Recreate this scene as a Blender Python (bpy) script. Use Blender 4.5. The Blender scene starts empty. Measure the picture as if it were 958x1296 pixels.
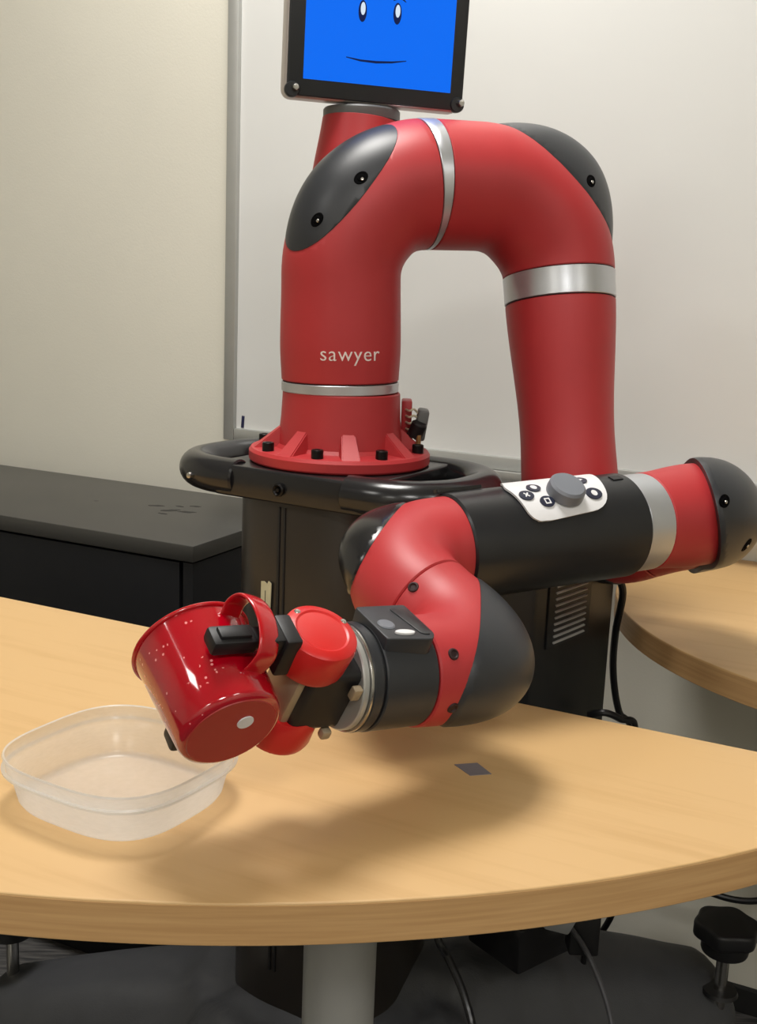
import bpy, bmesh, math, random
from mathutils import Vector, Matrix
from mathutils.bvhtree import BVHTree
random.seed(4)
R_ = math.radians
V = Vector

# ------------------------------------------------------------------ camera
F_PX, PITCH, ROLL, EYE = 1400.0, R_(11.6), R_(2.3), 1.12
scene = bpy.context.scene
COL = scene.collection
CAM = V((0, 0, EYE))
_fw = V((0, math.cos(PITCH), -math.sin(PITCH)))
_up = V((0, math.sin(PITCH), math.cos(PITCH)))
_rt = V((1, 0, 0))
_ir = _rt * math.cos(ROLL) + _up * math.sin(ROLL)
_iu = _up * math.cos(ROLL) - _rt * math.sin(ROLL)
cam_data = bpy.data.cameras.new('camera')
cam_data.sensor_fit = 'VERTICAL'
cam_data.sensor_height = 36.0
cam_data.lens = 36.0 * F_PX / 1296.0
cam_data.clip_start = 0.02
cam = bpy.data.objects.new('camera', cam_data)
COL.objects.link(cam)
cam.matrix_world = Matrix.Translation(CAM) @ Matrix((_ir, _iu, -_fw)).transposed().to_4x4()
scene.camera = cam

# ------------------------------------------------------------------ world, light, exposure
scene.view_settings.view_transform = 'Standard'
scene.view_settings.look = 'None'
scene.view_settings.gamma = 1.0
scene.view_settings.use_curve_mapping = False
scene.view_settings.exposure = -0.06
world = bpy.data.worlds.new('world')
scene.world = world
world.use_nodes = True
world.node_tree.nodes['Background'].inputs[0].default_value = (1.0, 0.96, 0.9, 1)
world.node_tree.nodes['Background'].inputs[1].default_value = 0.05
CEIL = 2.62
WN = V((0.429, 0.903, 0)).normalized()      # away from the viewer, square to the back wall
WT = V((0.903, -0.429, 0)).normalized()     # along the back wall to the right
WALL_D = 1.70
WALL_ROT = math.atan2(WT.y, WT.x)
LAMP_COLOR = (1.0, 0.975, 0.935)
LAMPS = [                                    # (x, y, watts) recessed ceiling troffers
    (-0.22, 1.20, 32.0), (0.40, -1.55, 30.0), (-1.75, -0.4, 12.0), (1.75, -1.0, 9.0), (-1.2, -2.3, 12.0),
]
for (lx, ly, lw) in LAMPS:
    ld = bpy.data.lights.new('troffer_light', 'AREA')
    ld.shape = 'RECTANGLE'
    ld.size, ld.size_y = 0.56, 0.56
    ld.energy = lw
    ld.color = LAMP_COLOR
    lo = bpy.data.objects.new('troffer_light', ld)
    COL.objects.link(lo)
    lo.location = (lx, ly, CEIL - 0.03)
    lo.rotation_euler = (0, 0, WALL_ROT + R_(90))

def ray(px, py):
    return (_fw * F_PX + _ir * (px - 479) - _iu * (py - 648)).normalized()
def at(px, py, y):
    r = ray(px, py)
    return CAM + r * (y / r.y)
def onz(px, py, z):
    r = ray(px, py)
    return CAM + r * ((z - EYE) / r.z)

# ------------------------------------------------------------------ materials
def srgb(r, g, b):
    f = lambda c: (c / 255.0) / 12.92 if c <= 10 else ((c / 255.0 + 0.055) / 1.055) ** 2.4
    return (f(r), f(g), f(b), 1)
MATS = {}
def mat(name, color, rough=0.5, metal=0.0, coat=0.0, spec=0.5, noise=0.0, nscale=30.0, bump=0.0, bscale=200.0, stretch=(1, 1, 1), color2=None):
    m = bpy.data.materials.new(name)
    m.use_nodes = True
    nt = m.node_tree
    b = nt.nodes['Principled BSDF']
    b.inputs['Base Color'].default_value = color
    b.inputs['Roughness'].default_value = rough
    b.inputs['Metallic'].default_value = metal
    b.inputs['Coat Weight'].default_value = coat
    b.inputs['Coat Roughness'].default_value = 0.08
    b.inputs['Specular IOR Level'].default_value = spec
    tc = nt.nodes.new('ShaderNodeTexCoord')
    mp = nt.nodes.new('ShaderNodeMapping')
    mp.inputs['Scale'].default_value = stretch
    nt.links.new(tc.outputs['Object'], mp.inputs[0])
    n = nt.nodes.new('ShaderNodeTexNoise')
    n.inputs['Scale'].default_value = nscale
    n.inputs['Detail'].default_value = 5
    nt.links.new(mp.outputs[0], n.inputs['Vector'])
    mx = nt.nodes.new('ShaderNodeMix')
    mx.data_type = 'RGBA'
    c2 = color2 if color2 else tuple(min(1, c * (1 - max(noise, 0.04))) for c in color[:3]) + (1,)
    mx.inputs['A'].default_value = color
    mx.inputs['B'].default_value = c2
    rr = nt.nodes.new('ShaderNodeMapRange')
    rr.inputs['From Min'].default_value = 0.35
    rr.inputs['From Max'].default_value = 0.65
    nt.links.new(n.outputs[0], rr.inputs[0])
    nt.links.new(rr.outputs[0], mx.inputs['Factor'])
    nt.links.new(mx.outputs['Result'], b.inputs['Base Color'])
    if bump:
        n2 = nt.nodes.new('ShaderNodeTexNoise')
        n2.inputs['Scale'].default_value = bscale
        n2.inputs['Detail'].default_value = 3
        nt.links.new(mp.outputs[0], n2.inputs['Vector'])
        bp = nt.nodes.new('ShaderNodeBump')
        bp.inputs['Strength'].default_value = bump
        bp.inputs['Distance'].default_value = 0.002
        nt.links.new(n2.outputs[0], bp.inputs['Height'])
        nt.links.new(bp.outputs[0], b.inputs['Normal'])
    MATS[name] = m
    return m
mat('red_shell', srgb(178, 46, 50), 0.47, noise=0.03)
mat('red_gripper', srgb(205, 34, 32), 0.34, noise=0.03)
mat('black_cap', srgb(44, 46, 50), 0.40, noise=0.08)
mat('black_sleeve', srgb(30, 31, 34), 0.32, noise=0.06)
mat('black_gloss', srgb(30, 30, 32), 0.22, noise=0.06)
mat('black_matte', srgb(20, 20, 22), 0.5, noise=0.1)
mat('black_foot', srgb(64, 65, 68), 0.55, noise=0.12, bump=0.15, bscale=500)
mat('pedestal_brown_sheen', srgb(46, 41, 37), 0.30, noise=0.08)  # black column; brown reflection of the table is put into its base colour
mat('cabinet_front', srgb(14, 15, 19), 0.55, spec=0.3, noise=0.1)
mat('cabinet_top_lit', srgb(62, 61, 58), 0.38, noise=0.1, nscale=8)  # lighter copy of the cabinet black: light reflected on the top, painted in
mat('well_shade', srgb(4, 4, 5), 0.8, spec=0.05)  # shade inside the screw holes, painted as flat black
mat('box_black', srgb(13, 14, 17), 0.38)
mat('screw_dark', srgb(30, 28, 28), 0.3, metal=0.6)
mat('steel', srgb(190, 188, 184), 0.25, metal=1.0)
mat('silver_band', srgb(200, 203, 208), 0.33, metal=0.75)
mat('aluminium', srgb(186, 187, 184), 0.42, metal=0.55)
mat('leg_grey', srgb(190, 190, 186), 0.38, metal=0.5)
mat('panel_white', srgb(226, 226, 228), 0.4)
mat('knob_grey', srgb(112, 116, 124), 0.45)
mat('button_navy', srgb(34, 38, 58), 0.4)
mat('letter_white', srgb(236, 226, 224), 0.4)
mat('wall_paint', srgb(222, 219, 206), 0.8, noise=0.03, nscale=3, bump=0.1, bscale=250)
mat('ceiling_tile', srgb(225, 222, 212), 0.9, bump=0.3, bscale=300)
mat('board_white', srgb(218, 219, 217), 0.25, noise=0.02, nscale=2)
mat('ink_navy', srgb(30, 32, 70), 0.5)
mat('tape_cream', srgb(214, 210, 178), 0.7, noise=0.06)
mat('patch_grey', srgb(128, 122, 126), 0.6, noise=0.05)
mat('cable_black', srgb(20, 20, 22), 0.4)
mat('cable_grey', srgb(62, 62, 65), 0.45)
mat('wire_cream', srgb(205, 196, 170), 0.5)
mat('plug_grey', srgb(150, 152, 154), 0.45)
mat('connector_grey', srgb(96, 98, 98), 0.45)
mat('brass', srgb(170, 140, 90), 0.35, metal=0.8)
mat('metal_tan', srgb(168, 152, 126), 0.45, metal=0.3)
mat('gasket', srgb(40, 10, 12), 0.6)
mat('bezel_black', srgb(26, 29, 34), 0.35)
mat('bezel_silver', srgb(190, 182, 178), 0.35, metal=0.4)
mat('rubber', srgb(24, 24, 24), 0.7)
mat('carpet', srgb(96, 94, 92), 0.95, color2=srgb(46, 46, 48), nscale=60, stretch=(0.25, 3, 1), bump=0.8, bscale=220)

def emit(name, color, strength):
    m = bpy.data.materials.new(name)
    m.use_nodes = True
    b = m.node_tree.nodes['Principled BSDF']
    b.inputs['Base Color'].default_value = tuple(c * 0.02 for c in color[:3]) + (1,)
    b.inputs['Roughness'].default_value = 0.5
    b.inputs['Specular IOR Level'].default_value = 0.15
    b.inputs['Emission Color'].default_value = color
    b.inputs['Emission Strength'].default_value = strength
    MATS[name] = m
emit('screen_blue', srgb(0, 112, 252), 0.95)
emit('screen_ink', srgb(12, 30, 84), 0.8)
emit('screen_white', srgb(225, 240, 255), 0.95)
emit('lamp_diffuser', (1.0, 0.95, 0.86, 1), 3.0)

def wood_mat():
    m = bpy.data.materials.new('maple_laminate')
    m.use_nodes = True
    nt = m.node_tree
    b = nt.nodes['Principled BSDF']
    tc = nt.nodes.new('ShaderNodeTexCoord')
    mp = nt.nodes.new('ShaderNodeMapping')
    mp.inputs['Rotation'].default_value = (0, 0, -WALL_ROT)
    mp2 = nt.nodes.new('ShaderNodeMapping')
    mp2.inputs['Scale'].default_value = (1.2, 16, 16)
    nt.links.new(tc.outputs['Object'], mp.inputs[0])
    nt.links.new(mp.outputs[0], mp2.inputs[0])
    n = nt.nodes.new('ShaderNodeTexNoise')
    n.inputs['Scale'].default_value = 5
    n.inputs['Detail'].default_value = 8
    n.inputs['Roughness'].default_value = 0.6
    nt.links.new(mp2.outputs[0], n.inputs['Vector'])
    n2 = nt.nodes.new('ShaderNodeTexNoise')
    n2.inputs['Scale'].default_value = 2.2
    n2.inputs['Detail'].default_value = 2
    nt.links.new(mp2.outputs[0], n2.inputs['Vector'])
    ad = nt.nodes.new('ShaderNodeMath')
    ad.operation = 'ADD'
    nt.links.new(n.outputs[0], ad.inputs[0])
    nt.links.new(n2.outputs[0], ad.inputs[1])
    cr = nt.nodes.new('ShaderNodeValToRGB')
    cr.color_ramp.elements[0].position = 0.70
    cr.color_ramp.elements[0].color = srgb(198, 160, 108)
    cr.color_ramp.elements[1].position = 1.25
    cr.color_ramp.elements[1].color = srgb(206, 169, 117)
    nt.links.new(ad.outputs[0], cr.inputs[0])
    nt.links.new(cr.outputs[0], b.inputs['Base Color'])
    b.inputs['Roughness'].default_value = 0.42
    MATS['wood'] = m
wood_mat()
mat('wood_edge', srgb(190, 148, 98), 0.45, color2=srgb(204, 163, 112), nscale=6, stretch=(1.5, 1.5, 45))

def mug_mat():
    m = bpy.data.materials.new('speckled_enamel')
    m.use_nodes = True
    nt = m.node_tree
    b = nt.nodes['Principled BSDF']
    tc = nt.nodes.new('ShaderNodeTexCoord')
    vo = nt.nodes.new('ShaderNodeTexVoronoi')
    vo.inputs['Scale'].default_value = 230
    nt.links.new(tc.outputs['Object'], vo.inputs['Vector'])
    lt = nt.nodes.new('ShaderNodeMath')
    lt.operation = 'LESS_THAN'
    lt.inputs[1].default_value = 0.21
    nt.links.new(vo.outputs['Distance'], lt.inputs[0])
    no = nt.nodes.new('ShaderNodeTexNoise')
    no.inputs['Scale'].default_value = 45
    no.inputs['Detail'].default_value = 3
    nt.links.new(tc.outputs['Object'], no.inputs['Vector'])
    gt = nt.nodes.new('ShaderNodeMath')
    gt.operation = 'GREATER_THAN'
    gt.inputs[1].default_value = 0.53
    nt.links.new(no.outputs[0], gt.inputs[0])
    ml = nt.nodes.new('ShaderNodeMath')
    ml.operation = 'MULTIPLY'
    nt.links.new(lt.outputs[0], ml.inputs[0])
    nt.links.new(gt.outputs[0], ml.inputs[1])
    mx = nt.nodes.new('ShaderNodeMix')
    mx.data_type = 'RGBA'
    mx.inputs['A'].default_value = srgb(172, 4, 26)
    mx.inputs['B'].default_value = srgb(240, 150, 150)
    nt.links.new(ml.outputs[0], mx.inputs['Factor'])
    nt.links.new(mx.outputs['Result'], b.inputs['Base Color'])
    b.inputs['Roughness'].default_value = 0.10
    b.inputs['Coat Weight'].default_value = 1.0
    b.inputs['Coat Roughness'].default_value = 0.05
    MATS['enamel'] = m
mug_mat()
mat('enamel_plain', srgb(186, 14, 26), 0.2, coat=0.5)
mat('enamel_base', srgb(170, 42, 42), 0.35)

def plastic_mat():
    m = bpy.data.materials.new('frosted_plastic')
    m.use_nodes = True
    nt = m.node_tree
    out = nt.nodes['Material Output']
    b = nt.nodes['Principled BSDF']
    b.inputs['Base Color'].default_value = (0.84, 0.86, 0.86, 1)
    b.inputs['Roughness'].default_value = 0.2
    tl = nt.nodes.new('ShaderNodeBsdfTranslucent')
    tl.inputs[0].default_value = (0.86, 0.88, 0.88, 1)
    m1 = nt.nodes.new('ShaderNodeMixShader')
    m1.inputs[0].default_value = 0.45
    nt.links.new(b.outputs[0], m1.inputs[1])
    nt.links.new(tl.outputs[0], m1.inputs[2])
    tr = nt.nodes.new('ShaderNodeBsdfTransparent')
    tr.inputs[0].default_value = (0.97, 0.97, 0.96, 1)
    n = nt.nodes.new('ShaderNodeTexNoise')
    n.inputs['Scale'].default_value = 25
    mr = nt.nodes.new('ShaderNodeMapRange')
    mr.inputs['To Min'].default_value = 0.40
    mr.inputs['To Max'].default_value = 0.50
    nt.links.new(n.outputs[0], mr.inputs[0])
    m2 = nt.nodes.new('ShaderNodeMixShader')
    nt.links.new(mr.outputs[0], m2.inputs[0])
    nt.links.new(m1.outputs[0], m2.inputs[1])
    nt.links.new(tr.outputs[0], m2.inputs[2])
    nt.links.new(m2.outputs[0], out.inputs[0])
    MATS['plastic'] = m
plastic_mat()

# ------------------------------------------------------------------ helpers
ORG = {}
def tag(o, label=None, cat=None, group=None, kind=None):
    if label: o['label'] = label
    if cat: o['category'] = cat
    if group: o['group'] = group
    if kind: o['kind'] = kind
    return o
def thing(name, loc, label, cat, group=None):
    o = bpy.data.objects.new(name, None)
    o.empty_display_size = 0.05
    COL.objects.link(o)
    o.location = loc
    ORG[o.name] = V(loc)
    return tag(o, label, cat, group)
def build(name, bm, m, parent=None, smooth=35, origin=None):
    """bm holds world coordinates; link it as one mesh object."""
    if parent is not None:
        org = ORG[parent.name]
    else:
        org = V(origin) if origin is not None else V((0, 0, 0))
    bmesh.ops.recalc_face_normals(bm, faces=bm.faces)
    bmesh.ops.translate(bm, verts=bm.verts, vec=-org)
    me = bpy.data.meshes.new(name)
    bm.to_mesh(me)
    bm.free()
    me.materials.append(MATS[m])
    if smooth:
        for p in me.polygons: p.use_smooth = True
        me.set_sharp_from_angle(angle=R_(smooth))
    o = bpy.data.objects.new(name, me)
    COL.objects.link(o)
    if parent is not None:
        o.parent = parent
    else:
        o.location = org
    ORG[o.name] = org
    return o
def share(name, me, loc, rot, parent):
    """another object with shared mesh data at a world location."""
    o = bpy.data.objects.new(name, me)
    COL.objects.link(o)
    o.parent = parent
    o.matrix_local = Matrix.Translation(V(loc) - ORG[parent.name]) @ rot.to_4x4()
    ORG[o.name] = ORG[parent.name]
    return o
def mesh_of(name, bm, m, smooth=35):
    bmesh.ops.recalc_face_normals(bm, faces=bm.faces)
    me = bpy.data.meshes.new(name)
    bm.to_mesh(me)
    bm.free()
    me.materials.append(MATS[m])
    if smooth:
        for p in me.polygons: p.use_smooth = True
        me.set_sharp_from_angle(angle=R_(smooth))
    return me
def frame(zdir, xref=V((1, 0, 0))):
    z = V(zdir).normalized()
    x = V(xref) - z * z.dot(V(xref))
    if x.length < 1e-4:
        x = V((0, 1, 0)) - z * z.y
    x.normalize()
    y = z.cross(x)
    return Matrix((x, y, z)).transposed()
def add_box(bm, c, size, rot=None, bev=0.0, seg=2):
    b2 = bmesh.new()
    bmesh.ops.create_cube(b2, size=1)
    bmesh.ops.scale(b2, vec=V(size), verts=b2.verts)
    if bev:
        bmesh.ops.bevel(b2, geom=b2.edges[:], offset=bev, segments=seg, affect='EDGES', profile=0.5)
    M = Matrix.Translation(V(c)) @ (rot.to_4x4() if rot is not None else Matrix())
    merge(bm, b2, M)
def merge(bm, b2, M=None):
    vs = [bm.verts.new(M @ v.co if M else v.co) for v in b2.verts]
    b2.verts.index_update()
    for f in b2.faces:
        try: bm.faces.new([vs[v.index] for v in f.verts])
        except ValueError: pass
    b2.free()
def add_lathe(bm, prof, c=V((0, 0, 0)), rot=None, seg=48, a0=0.0):
    """prof: (radius, height) along local z."""
    M = Matrix.Translation(V(c)) @ (rot.to_4x4() if rot is not None else Matrix())
    rings = []
    for (r, h) in prof:
        if r < 1e-6:
            rings.append([bm.verts.new(M @ V((0, 0, h)))])
        else:
            rings.append([bm.verts.new(M @ V((r * math.cos(a0 + 2 * math.pi * i / seg), r * math.sin(a0 + 2 * math.pi * i / seg), h))) for i in range(seg)])
    for a, b in zip(rings[:-1], rings[1:]):
        if len(a) == 1 and len(b) == 1: continue
        for i in range(seg):
            j = (i + 1) % seg
            if len(a) == 1: bm.faces.new((a[0], b[i], b[j]))
            elif len(b) == 1: bm.faces.new((a[i], a[j], b[0]))
            else: bm.faces.new((a[i], a[j], b[j], b[i]))
def lerp(a, b, t): return a + (b - a) * t
class Path:
    """polyline with rounded corners, sampled by arc length."""
    def __init__(self, pts, fil, step=0.004):
        pts = [V(p) for p in pts]
        out = [pts[0]]
        self.arcs = []
        marks = []
        for i in range(1, len(pts) - 1):
            P = pts[i]
            d0 = (pts[i - 1] - P).normalized()
            d1 = (pts[i + 1] - P).normalized()
            ang = d0.angle(d1)
            Rf = fil[i - 1]
            t = Rf / math.tan(ang / 2)
            bis = (d0 + d1).normalized()
            C = P + bis * (Rf / math.sin(ang / 2))
            a = P + d0 * t - C
            tot = math.pi - ang
            nst = max(8, int(tot * Rf / step))
            axis = a.cross(P + d1 * t - C).normalized()
            i0 = len(out)
            for k in range(nst + 1):
                out.append(C + Matrix.Rotation(tot * k / nst, 3, axis) @ a)
            marks.append((i0, len(out) - 1, P, -bis, C, Rf))
        out.append(pts[-1])
        self.p = out
        self.s = [0.0]
        for a, b in zip(out[:-1], out[1:]): self.s.append(self.s[-1] + (b - a).length)
        self.L = self.s[-1]
        for (i0, i1, P, o, C, Rf) in marks: self.arcs.append(dict(s0=self.s[i0], s1=self.s[i1], P=P, o=o, C=C, R=Rf))
    def pos(self, s):
        s = min(max(s, 0), self.L)
        for i in range(len(self.s) - 1):
            if s <= self.s[i + 1] + 1e-9:
                d = self.s[i + 1] - self.s[i]
                return lerp(self.p[i], self.p[i + 1], (s - self.s[i]) / d if d > 1e-9 else 0)
        return self.p[-1]
    def tan(self, s):
        e = 0.0015
        a, b = max(0, s - e), min(self.L, s + e)
        return (self.pos(b) - self.pos(a)).normalized()
def rkeys(keys):
    def f(s):
        if s <= keys[0][0]: return keys[0][1]
        for (a, ra), (b, rb) in zip(keys[:-1], keys[1:]):
            if s <= b:
                t = (s - a) / (b - a)
                t = t * t * (3 - 2 * t)
                return ra + (rb - ra) * t
        return keys[-1][1]
    return f
def add_tube(bm, path, rf, s0=None, s1=None, seg=56, step=0.005, caps=True, bev=0.0012, bumps=()):
    s0 = 0 if s0 is None else s0
    s1 = path.L if s1 is None else s1
    n = max(2, int((s1 - s0) / step))
    ss = [s0 + (s1 - s0) * i / n for i in range(n + 1)]
    if bev: ss = [s0, s0 + bev] + ss[1:-1] + [s1 - bev, s1]
    t0 = path.tan(ss[0])
    x = frame(t0, V((0.3, -1, 0.2))).col[0].copy()
    rings = []
    for i, s in enumerate(ss):
        t = path.tan(s)
        x = (x - t * t.dot(x)).normalized()
        y = t.cross(x)
        r = rf(s)
        for (a, b, amt) in bumps:
            if a < s < b: r *= 1 + amt * math.sin(math.pi * (s - a) / (b - a)) ** 2
        if bev and i in (0, len(ss) - 1): r -= bev
        c = path.pos(s)
        rings.append([bm.verts.new(c + x * (r * math.cos(2 * math.pi * k / seg)) + y * (r * math.sin(2 * math.pi * k / seg))) for k in range(seg)])
    for a, b in zip(rings[:-1], rings[1:]):
        for k in range(seg):
            j = (k + 1) % seg
            bm.faces.new((a[k], a[j], b[j], b[k]))
    if caps:
        bm.faces.new(rings[0][::-1])
        bm.faces.new(rings[-1])
def wire(name, pts, r, m, parent=None, fil=0.03, origin=None, seg=10):
    pts = [V(p) for p in pts]
    # Catmull-Rom through the points
    q = [pts[0]] + pts + [pts[-1]]
    dense = []
    for i in range(1, len(q) - 2):
        for k in range(8):
            t = k / 8
            a, b, c, d = q[i - 1], q[i], q[i + 1], q[i + 2]
            dense.append(0.5 * ((2 * b) + (c - a) * t + (2 * a - 5 * b + 4 * c - d) * t * t + (3 * b - a - 3 * c + d) * t ** 3))
    dense.append(pts[-1])
    bm = bmesh.new()
    rings = []
    x = None
    for i, p in enumerate(dense):
        t = (dense[min(i + 1, len(dense) - 1)] - dense[max(i - 1, 0)]).normalized()
        if x is None: x = frame(t).col[0].copy()
        x = (x - t * t.dot(x)).normalized()
        y = t.cross(x)
        rings.append([bm.verts.new(p + x * (r * math.cos(2 * math.pi * k / seg)) + y * (r * math.sin(2 * math.pi * k / seg))) for k in range(seg)])
    for a, b in zip(rings[:-1], rings[1:]):
        for k in range(seg):
            j = (k + 1) % seg
            bm.faces.new((a[k], a[j], b[j], b[k]))
    bm.faces.new(rings[0][::-1])
    bm.faces.new(rings[-1])
    return build(name, bm, m, parent, origin=origin)
def bisect(bm, co, no, keep_outer):
    bmesh.ops.bisect_plane(bm, geom=bm.verts[:] + bm.edges[:] + bm.faces[:], plane_co=co, plane_no=no, clear_inner=keep_outer, clear_outer=not keep_outer, dist=1e-6)
def fill_open(bm):
    ed = [e for e in bm.edges if e.is_boundary]
    if ed: bmesh.ops.holes_fill(bm, edges=ed, sides=0)
def elbow(name, cap_name, path, rf, s0, s1, arc, off, parent, shell='red_shell', capm='black_cap', lip=0.0012, stretch=1.0, bump=0.0, grow=1.0, tilt=V((0, 0, 0)), bump_cap=None):
    """red bent housing cut by a plane on its outer corner, and the black cover that closes it."""
    A = path.arcs[arc]
    bumps = [(A['s0'] - 0.03, A['s1'] + 0.03, bump)] if bump else []
    o = (A['o'] + tilt).normalized()
    co = A['C'] + A['o'] * (A['R'] + off)
    b1 = bmesh.new()
    add_tube(b1, path, rf, s0, s1, bumps=bumps)
    bisect(b1, co, o, False)
    fill_open(b1)
    red = build(name, b1, shell, parent, smooth=40)
    b2 = bmesh.new()
    add_tube(b2, path, rf, s0, s1, bumps=bumps, step=0.003, seg=72)
    bisect(b2, co, o, True)
    vs = b2.verts[:]
    cen = sum((v.co for v in vs), V()) / len(vs)
    for v in vs:
        d = (v.co - co).dot(o)
        flat = v.co - o * d
        fc = cen - o * (cen - co).dot(o)
        v.co = fc + (flat - fc) * grow + o * (d * stretch + lip)
    be = [e for e in b2.edges if e.is_boundary]
    ext = bmesh.ops.extrude_edge_only(b2, edges=be)
    nv = [g for g in ext['geom'] if isinstance(g, bmesh.types.BMVert)]
    for v in nv: v.co -= o * (lip + 0.003)
    fill_open(b2)
    b2.normal_update()
    tree = BVHTree.FromBMesh(b2)
    capo = build(cap_name, b2, capm, red, smooth=40)
    return red, capo, tree
def band(name, path, rf, s0, s1, m, parent, dr=0.0, bev=0.0006):
    bm = bmesh.new()
    add_tube(bm, path, lambda s: rf(s) + dr, s0, s1, bev=bev)
    return build(name, bm, m, parent)
bm = bmesh.new()
add_lathe(bm, [(0.0, 0.0006), (0.0022, 0.0006), (0.0026, 0.0), (0.0046, 0.0001), (0.005, -0.0006), (0, -0.0006)], seg=20)
ME_WELL = mesh_of('screw_well', bm, 'well_shade')
bm = bmesh.new()
add_lathe(bm, [(0.0, 0.0012), (0.0018, 0.001), (0.0024, 0.0004), (0.0024, -0.001), (0, -0.001)], seg=16)
ME_SCREW = mesh_of('screw', bm, 'steel')
def cap_screw(tree, px, py, parent, scale=1.0):
    hit, nor, _, _ = tree.ray_cast(CAM, ray(px, py))
    if hit is None: return
    if nor.dot(ray(px, py)) > 0: nor = -nor
    # a black oval disc painted as the shade of a screw well, bright screw inside
    M = frame(nor, V((1, 0, 1)))
    w = share('screw_well', ME_WELL, hit + nor * 0.0003, M @ Matrix.Diagonal((scale, scale * 0.75, 1)), parent)
    share('screw', ME_SCREW, hit + nor * 0.0003 - M.col[1] * 0.001 * scale, M @ Matrix.Diagonal((scale * .5, scale * .45, 1)), parent)
class Cyl:
    """wrap flat (u along axis, v around, h out) coordinates on a cylinder."""
    def __init__(self, P, axis, ref, r):
        self.P, self.a = V(P), V(axis).normalized()
        x = V(ref) - self.a * self.a.dot(V(ref))
        self.x = x.normalized()
        self.y = self.a.cross(self.x)
        self.r = r
    def __call__(self, u, v, h=0.0):
        an = v / self.r
        return self.P + self.a * u + (self.x * math.cos(an) + self.y * math.sin(an)) * (self.r + h)
    def normal(self, v):
        an = v / self.r
        return self.x * math.cos(an) + self.y * math.sin(an)
    def uv(self, px, py):
        d = ray(px, py)
        o = CAM - self.P
        dp = d - self.a * d.dot(self.a)
        op = o - self.a * o.dot(self.a)
        A, B, C = dp.dot(dp), 2 * dp.dot(op), op.dot(op) - self.r ** 2
        D = B * B - 4 * A * C
        if D < 0:
            t = -B / (2 * A)
        else:
            t = (-B - math.sqrt(D)) / (2 * A)
        q = o + d * t
        u = q.dot(self.a)
        return u, math.atan2(q.dot(self.y), q.dot(self.x)) * self.r
def wrap_patch(outline, h0, h1, cyl, cut=0.003, bev=0.0):
    """filled outline [(u, v)] with thickness, wrapped on a Cyl."""
    bm = bmesh.new()
    f = bm.faces.new([bm.verts.new((u, v, h0)) for u, v in outline])
    vmin = min(v for u, v in outline)
    vmax = max(v for u, v in outline)
    y = vmin + cut
    while y < vmax - cut * 0.3:
        bmesh.ops.bisect_plane(bm, geom=bm.verts[:] + bm.edges[:] + bm.faces[:], plane_co=(0, y, 0), plane_no=(0, 1, 0))
        y += cut
    ext = bmesh.ops.extrude_face_region(bm, geom=bm.faces[:])
    for g in ext['geom']:
        if isinstance(g, bmesh.types.BMVert): g.co.z = h1
    for v in bm.verts: v.co = cyl(v.co.x, v.co.y, v.co.z)
    return bm
def round_poly(pts, r, n=6):
    out = []
    m = len(pts)
    for i in range(m):
        P, A, B = V(pts[i]).to_2d() if len(pts[i]) > 2 else V(pts[i]), V(pts[i - 1]), V(pts[(i + 1) % m])
        rr = r[i] if isinstance(r, (list, tuple)) else r
        d0, d1 = (A - P).normalized(), (B - P).normalized()
        if rr <= 0:
            out.append((P.x, P.y)); continue
        a, b = P + d0 * rr, P + d1 * rr
        for k in range(n + 1):
            t = k / n
            q = a * (1 - t) ** 2 + P * 2 * t * (1 - t) + b * t * t
            out.append((q.x, q.y))
    return out
def ellipse(cu, cv, a, b, n=28, rot=0.0):
    return [(cu + a * math.cos(t) * math.cos(rot) - b * math.sin(t) * math.sin(rot), cv + a * math.cos(t) * math.sin(rot) + b * math.sin(t) * math.cos(rot)) for t in [2 * math.pi * i / n for i in range(n)]]
def add_prism(bm, outline, z0, z1, bev=0.0, M=None):
    b2 = bmesh.new()
    vs = [b2.verts.new((x, y, z0)) for x, y in outline]
    f = b2.faces.new(vs)
    ext = bmesh.ops.extrude_face_region(b2, geom=[f])
    for g in ext['geom']:
        if isinstance(g, bmesh.types.BMVert): g.co.z = z1
    bmesh.ops.recalc_face_normals(b2, faces=b2.faces)
    if bev:
        ed = [e for e in b2.edges if abs(e.verts[0].co.z - e.verts[1].co.z) < 1e-7]
        bmesh.ops.bevel(b2, geom=ed, offset=bev, segments=3, affect='EDGES', profile=0.5)
    merge(bm, b2, M)

# ------------------------------------------------------------------ room
def struct(name, bm, m, smooth=0, origin=(0, 0, 0)):
    return tag(build(name, bm, m, None, smooth, origin), kind='structure')
RW = Matrix.Rotation(WALL_ROT, 3, 'Z')
def room(t, d, z): return WT * t + WN * d + V((0, 0, z))
T0, T1, D0 = -3.2, 2.6, -3.0
MIDT = (T0 + T1) / 2
bm = bmesh.new(); add_box(bm, room(MIDT, (WALL_D + D0) / 2, -0.05), (T1 - T0 + 0.4, WALL_D - D0 + 0.4, 0.1), RW); struct('floor', bm, 'carpet')
bm = bmesh.new(); add_box(bm, room(MIDT, (WALL_D + D0) / 2, CEIL + 0.05), (T1 - T0 + 0.4, WALL_D - D0 + 0.4, 0.1), RW); struct('ceiling', bm, 'ceiling_tile')
bm = bmesh.new(); add_box(bm, room(MIDT, WALL_D + 0.05, CEIL / 2), (T1 - T0 + 0.2, 0.1, CEIL), RW); struct('wall_back', bm, 'wall_paint')
bm = bmesh.new(); add_box(bm, room(MIDT, D0 - 0.05, CEIL / 2), (T1 - T0 + 0.2, 0.1, CEIL), RW); struct('wall_front', bm, 'wall_paint')
bm = bmesh.new(); add_box(bm, room(T0 - 0.05, (WALL_D + D0) / 2, CEIL / 2), (0.1, WALL_D - D0, CEIL), RW); struct('wall_left', bm, 'wall_paint')
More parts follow.
